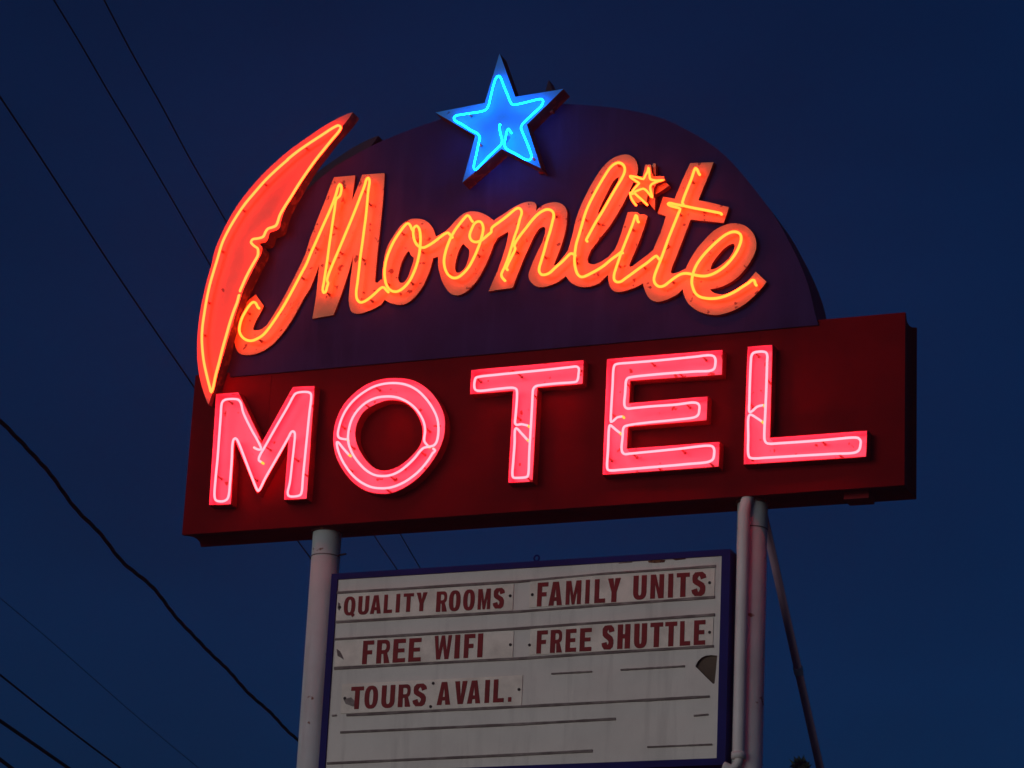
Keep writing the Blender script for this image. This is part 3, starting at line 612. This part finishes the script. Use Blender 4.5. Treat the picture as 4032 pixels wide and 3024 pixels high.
# eye bolt on top of the frame
q = on_y(2050 + 150 * .40687, 2050 + 370 * .40687, BY + .02); mb = MB()
mb.tube([(q.x + .02 * math.cos(t * .5), BY + .03, z1 + .03 + .022 * math.sin(t * .5)) for t in range(14)], .006, 6); mb.build('eye_bolt', M['frame'], board)

# ------------------------------------------------------------------ overhead wires
def wire(tx, h, r, label, name='utility_wire', near=75., far=70., twist=False):
    p = [on_z(x, y, CAM_LOC.z + h) for x, y in tr(tx)]
    d0 = (p[0] - p[1]).normalized(); d1 = (p[-1] - p[-2]).normalized()
    p = [p[0] + d0 * near, p[0] + d0 * near * .4] + p + [p[-1] + d1 * far * .4, p[-1] + d1 * far]
    path = smooth_path(p, .35 if not twist else .06)
    mb = MB()
    if not twist: mb.tube(path, r, 8)
    else:
        L = 0; tw = [[], [], []]; rr = []
        for i, q in enumerate(path):
            if i: L += (q - path[i - 1]).length
            t = (path[min(i + 1, len(path) - 1)] - path[max(i - 1, 0)]).normalized()
            u = t.cross(Vector((0, 0, 1))).normalized(); v = u.cross(t)
            wob = v * (.010 * math.sin(L * 1.9) + .008 * math.sin(L * 3.7 + 1)) + u * .008 * math.sin(L * 2.6)
            for k in range(3):
                a = L * 5.5 + k * 2.094
                tw[k].append(q + wob + (u * math.cos(a) + v * math.sin(a)) * r * .62)
        for k in range(3): mb.tube(tw[k], r * .62, 6)
    o = mb.build(name, M['cable' if twist else 'wire'], smooth=True)
    return tag(o, label, 'wire' if not twist else 'cable', 'overhead wires left of the sign')
wire('X 212,0 318,174 424,357 540,550 675,781 815,1022 1475,2111 1557,2233', 12.0, .0075, 'thin black overhead wire, second from the top left, passing behind the red moon')
wire('X 410,0 511,193 646,434 733,598 882,858 1581,2111 1652,2233', 12.2, .0075, 'thin black overhead wire nearest the blue star, uppermost of all the wires')
wire('X 0,381 145,598 280,805 434,1041 598,1283 767,1528 1177,2136 1221,2195', 11.0, .0085, 'black overhead wire meeting the left edge of the red cabinet at the moon tip')
wire('X 0,1656 92,1746 184,1852 303,2008 395,2104 478,2198 588,2308 698,2432 808,2547 918,2666 1047,2790 1180,2921', 8.0, .0165, 'thick wavy twisted service cable running down to the left white pole', 'service_cable', twist=True)
wire('X 0,2354 184,2510 367,2671 551,2832 771,3015', 9.5, .0042, 'faintest and thinnest overhead wire, just below the twisted cable')
wire('X 0,2657 184,2804 321,2910 468,3020', 7.6, .011, 'dark overhead wire in the lower left, between the faint wire and the thick line')
wire('X 0,2838 138,2933 266,3022', 7.0, .019, 'thickest straight overhead line near the lower left corner')
wire('X 0,2990 41,3021 82,3052', 6.6, .02, 'overhead line just clipping the lower left corner')

# ------------------------------------------------------------------ thin air volume added for the lens glow round the neon
def glow_haze(density, g):
    mb = MB(); mb.box((-165, -165, -1.), (165, 165, 26.)); o = mb.build('glow_haze', None, None, [bpy.data.materials.new('glow_haze')])
    m = o.data.materials[0]; m.use_nodes = True; n = m.node_tree; n.nodes.clear()
    v = n.nodes.new('ShaderNodeVolumePrincipled'); v.inputs['Density'].default_value = density; v.inputs['Anisotropy'].default_value = g
    v.inputs['Color'].default_value = (.9, .9, .9, 1)
    n.links.new(v.outputs[0], n.nodes.new('ShaderNodeOutputMaterial').inputs['Volume']); o['kind'] = 'stuff'
glow_haze(.0022, .62)

# ------------------------------------------------------------------ tree top beyond the sign
tp = None
for dist in (48.,):
    d = ray(3155, 3007); tp = CAM_LOC + d * dist
tree = thing('pine_tree', (tp.x, tp.y, 0), 'dark tree top just showing beside the brace at the bottom edge', 'tree')
mb = MB(); mb.tube([(tp.x, tp.y, 0), (tp.x, tp.y, tp.z * .5), (tp.x, tp.y, tp.z - .1)], [.18, .1, .01], 8); mb.build('trunk', M['bark'], tree)
mb = MB(); rnd = random.Random(3)
for i in range(2600):
    t = rnd.random() ** .6; z = tp.z - t * (tp.z - 1.5) if i > 700 else tp.z - .9 * rnd.random() ** 1.4
    rad = min(.04 + .55 * (tp.z - z), .22 + .22 * (tp.z - z)) * (.8 + .35 * math.sin(i * 1.7)); a = rnd.uniform(0, 6.283); q = rad * rnd.uniform(.35, 1)
    c = Vector((tp.x + q * math.cos(a), tp.y + q * math.sin(a), z - q * .15))
    u = Vector((rnd.gauss(0, 1), rnd.gauss(0, 1), rnd.gauss(0, .6))).normalized() * rnd.uniform(.08, .2)
    v = Vector((rnd.gauss(0, 1), rnd.gauss(0, 1), rnd.gauss(0, 1))).normalized() * rnd.uniform(.03, .08)
    mb.add([c - u, c + v, c + u, c - v], [(0, 1, 2, 3)])
mb.build('crown', M['leaf'], tree)
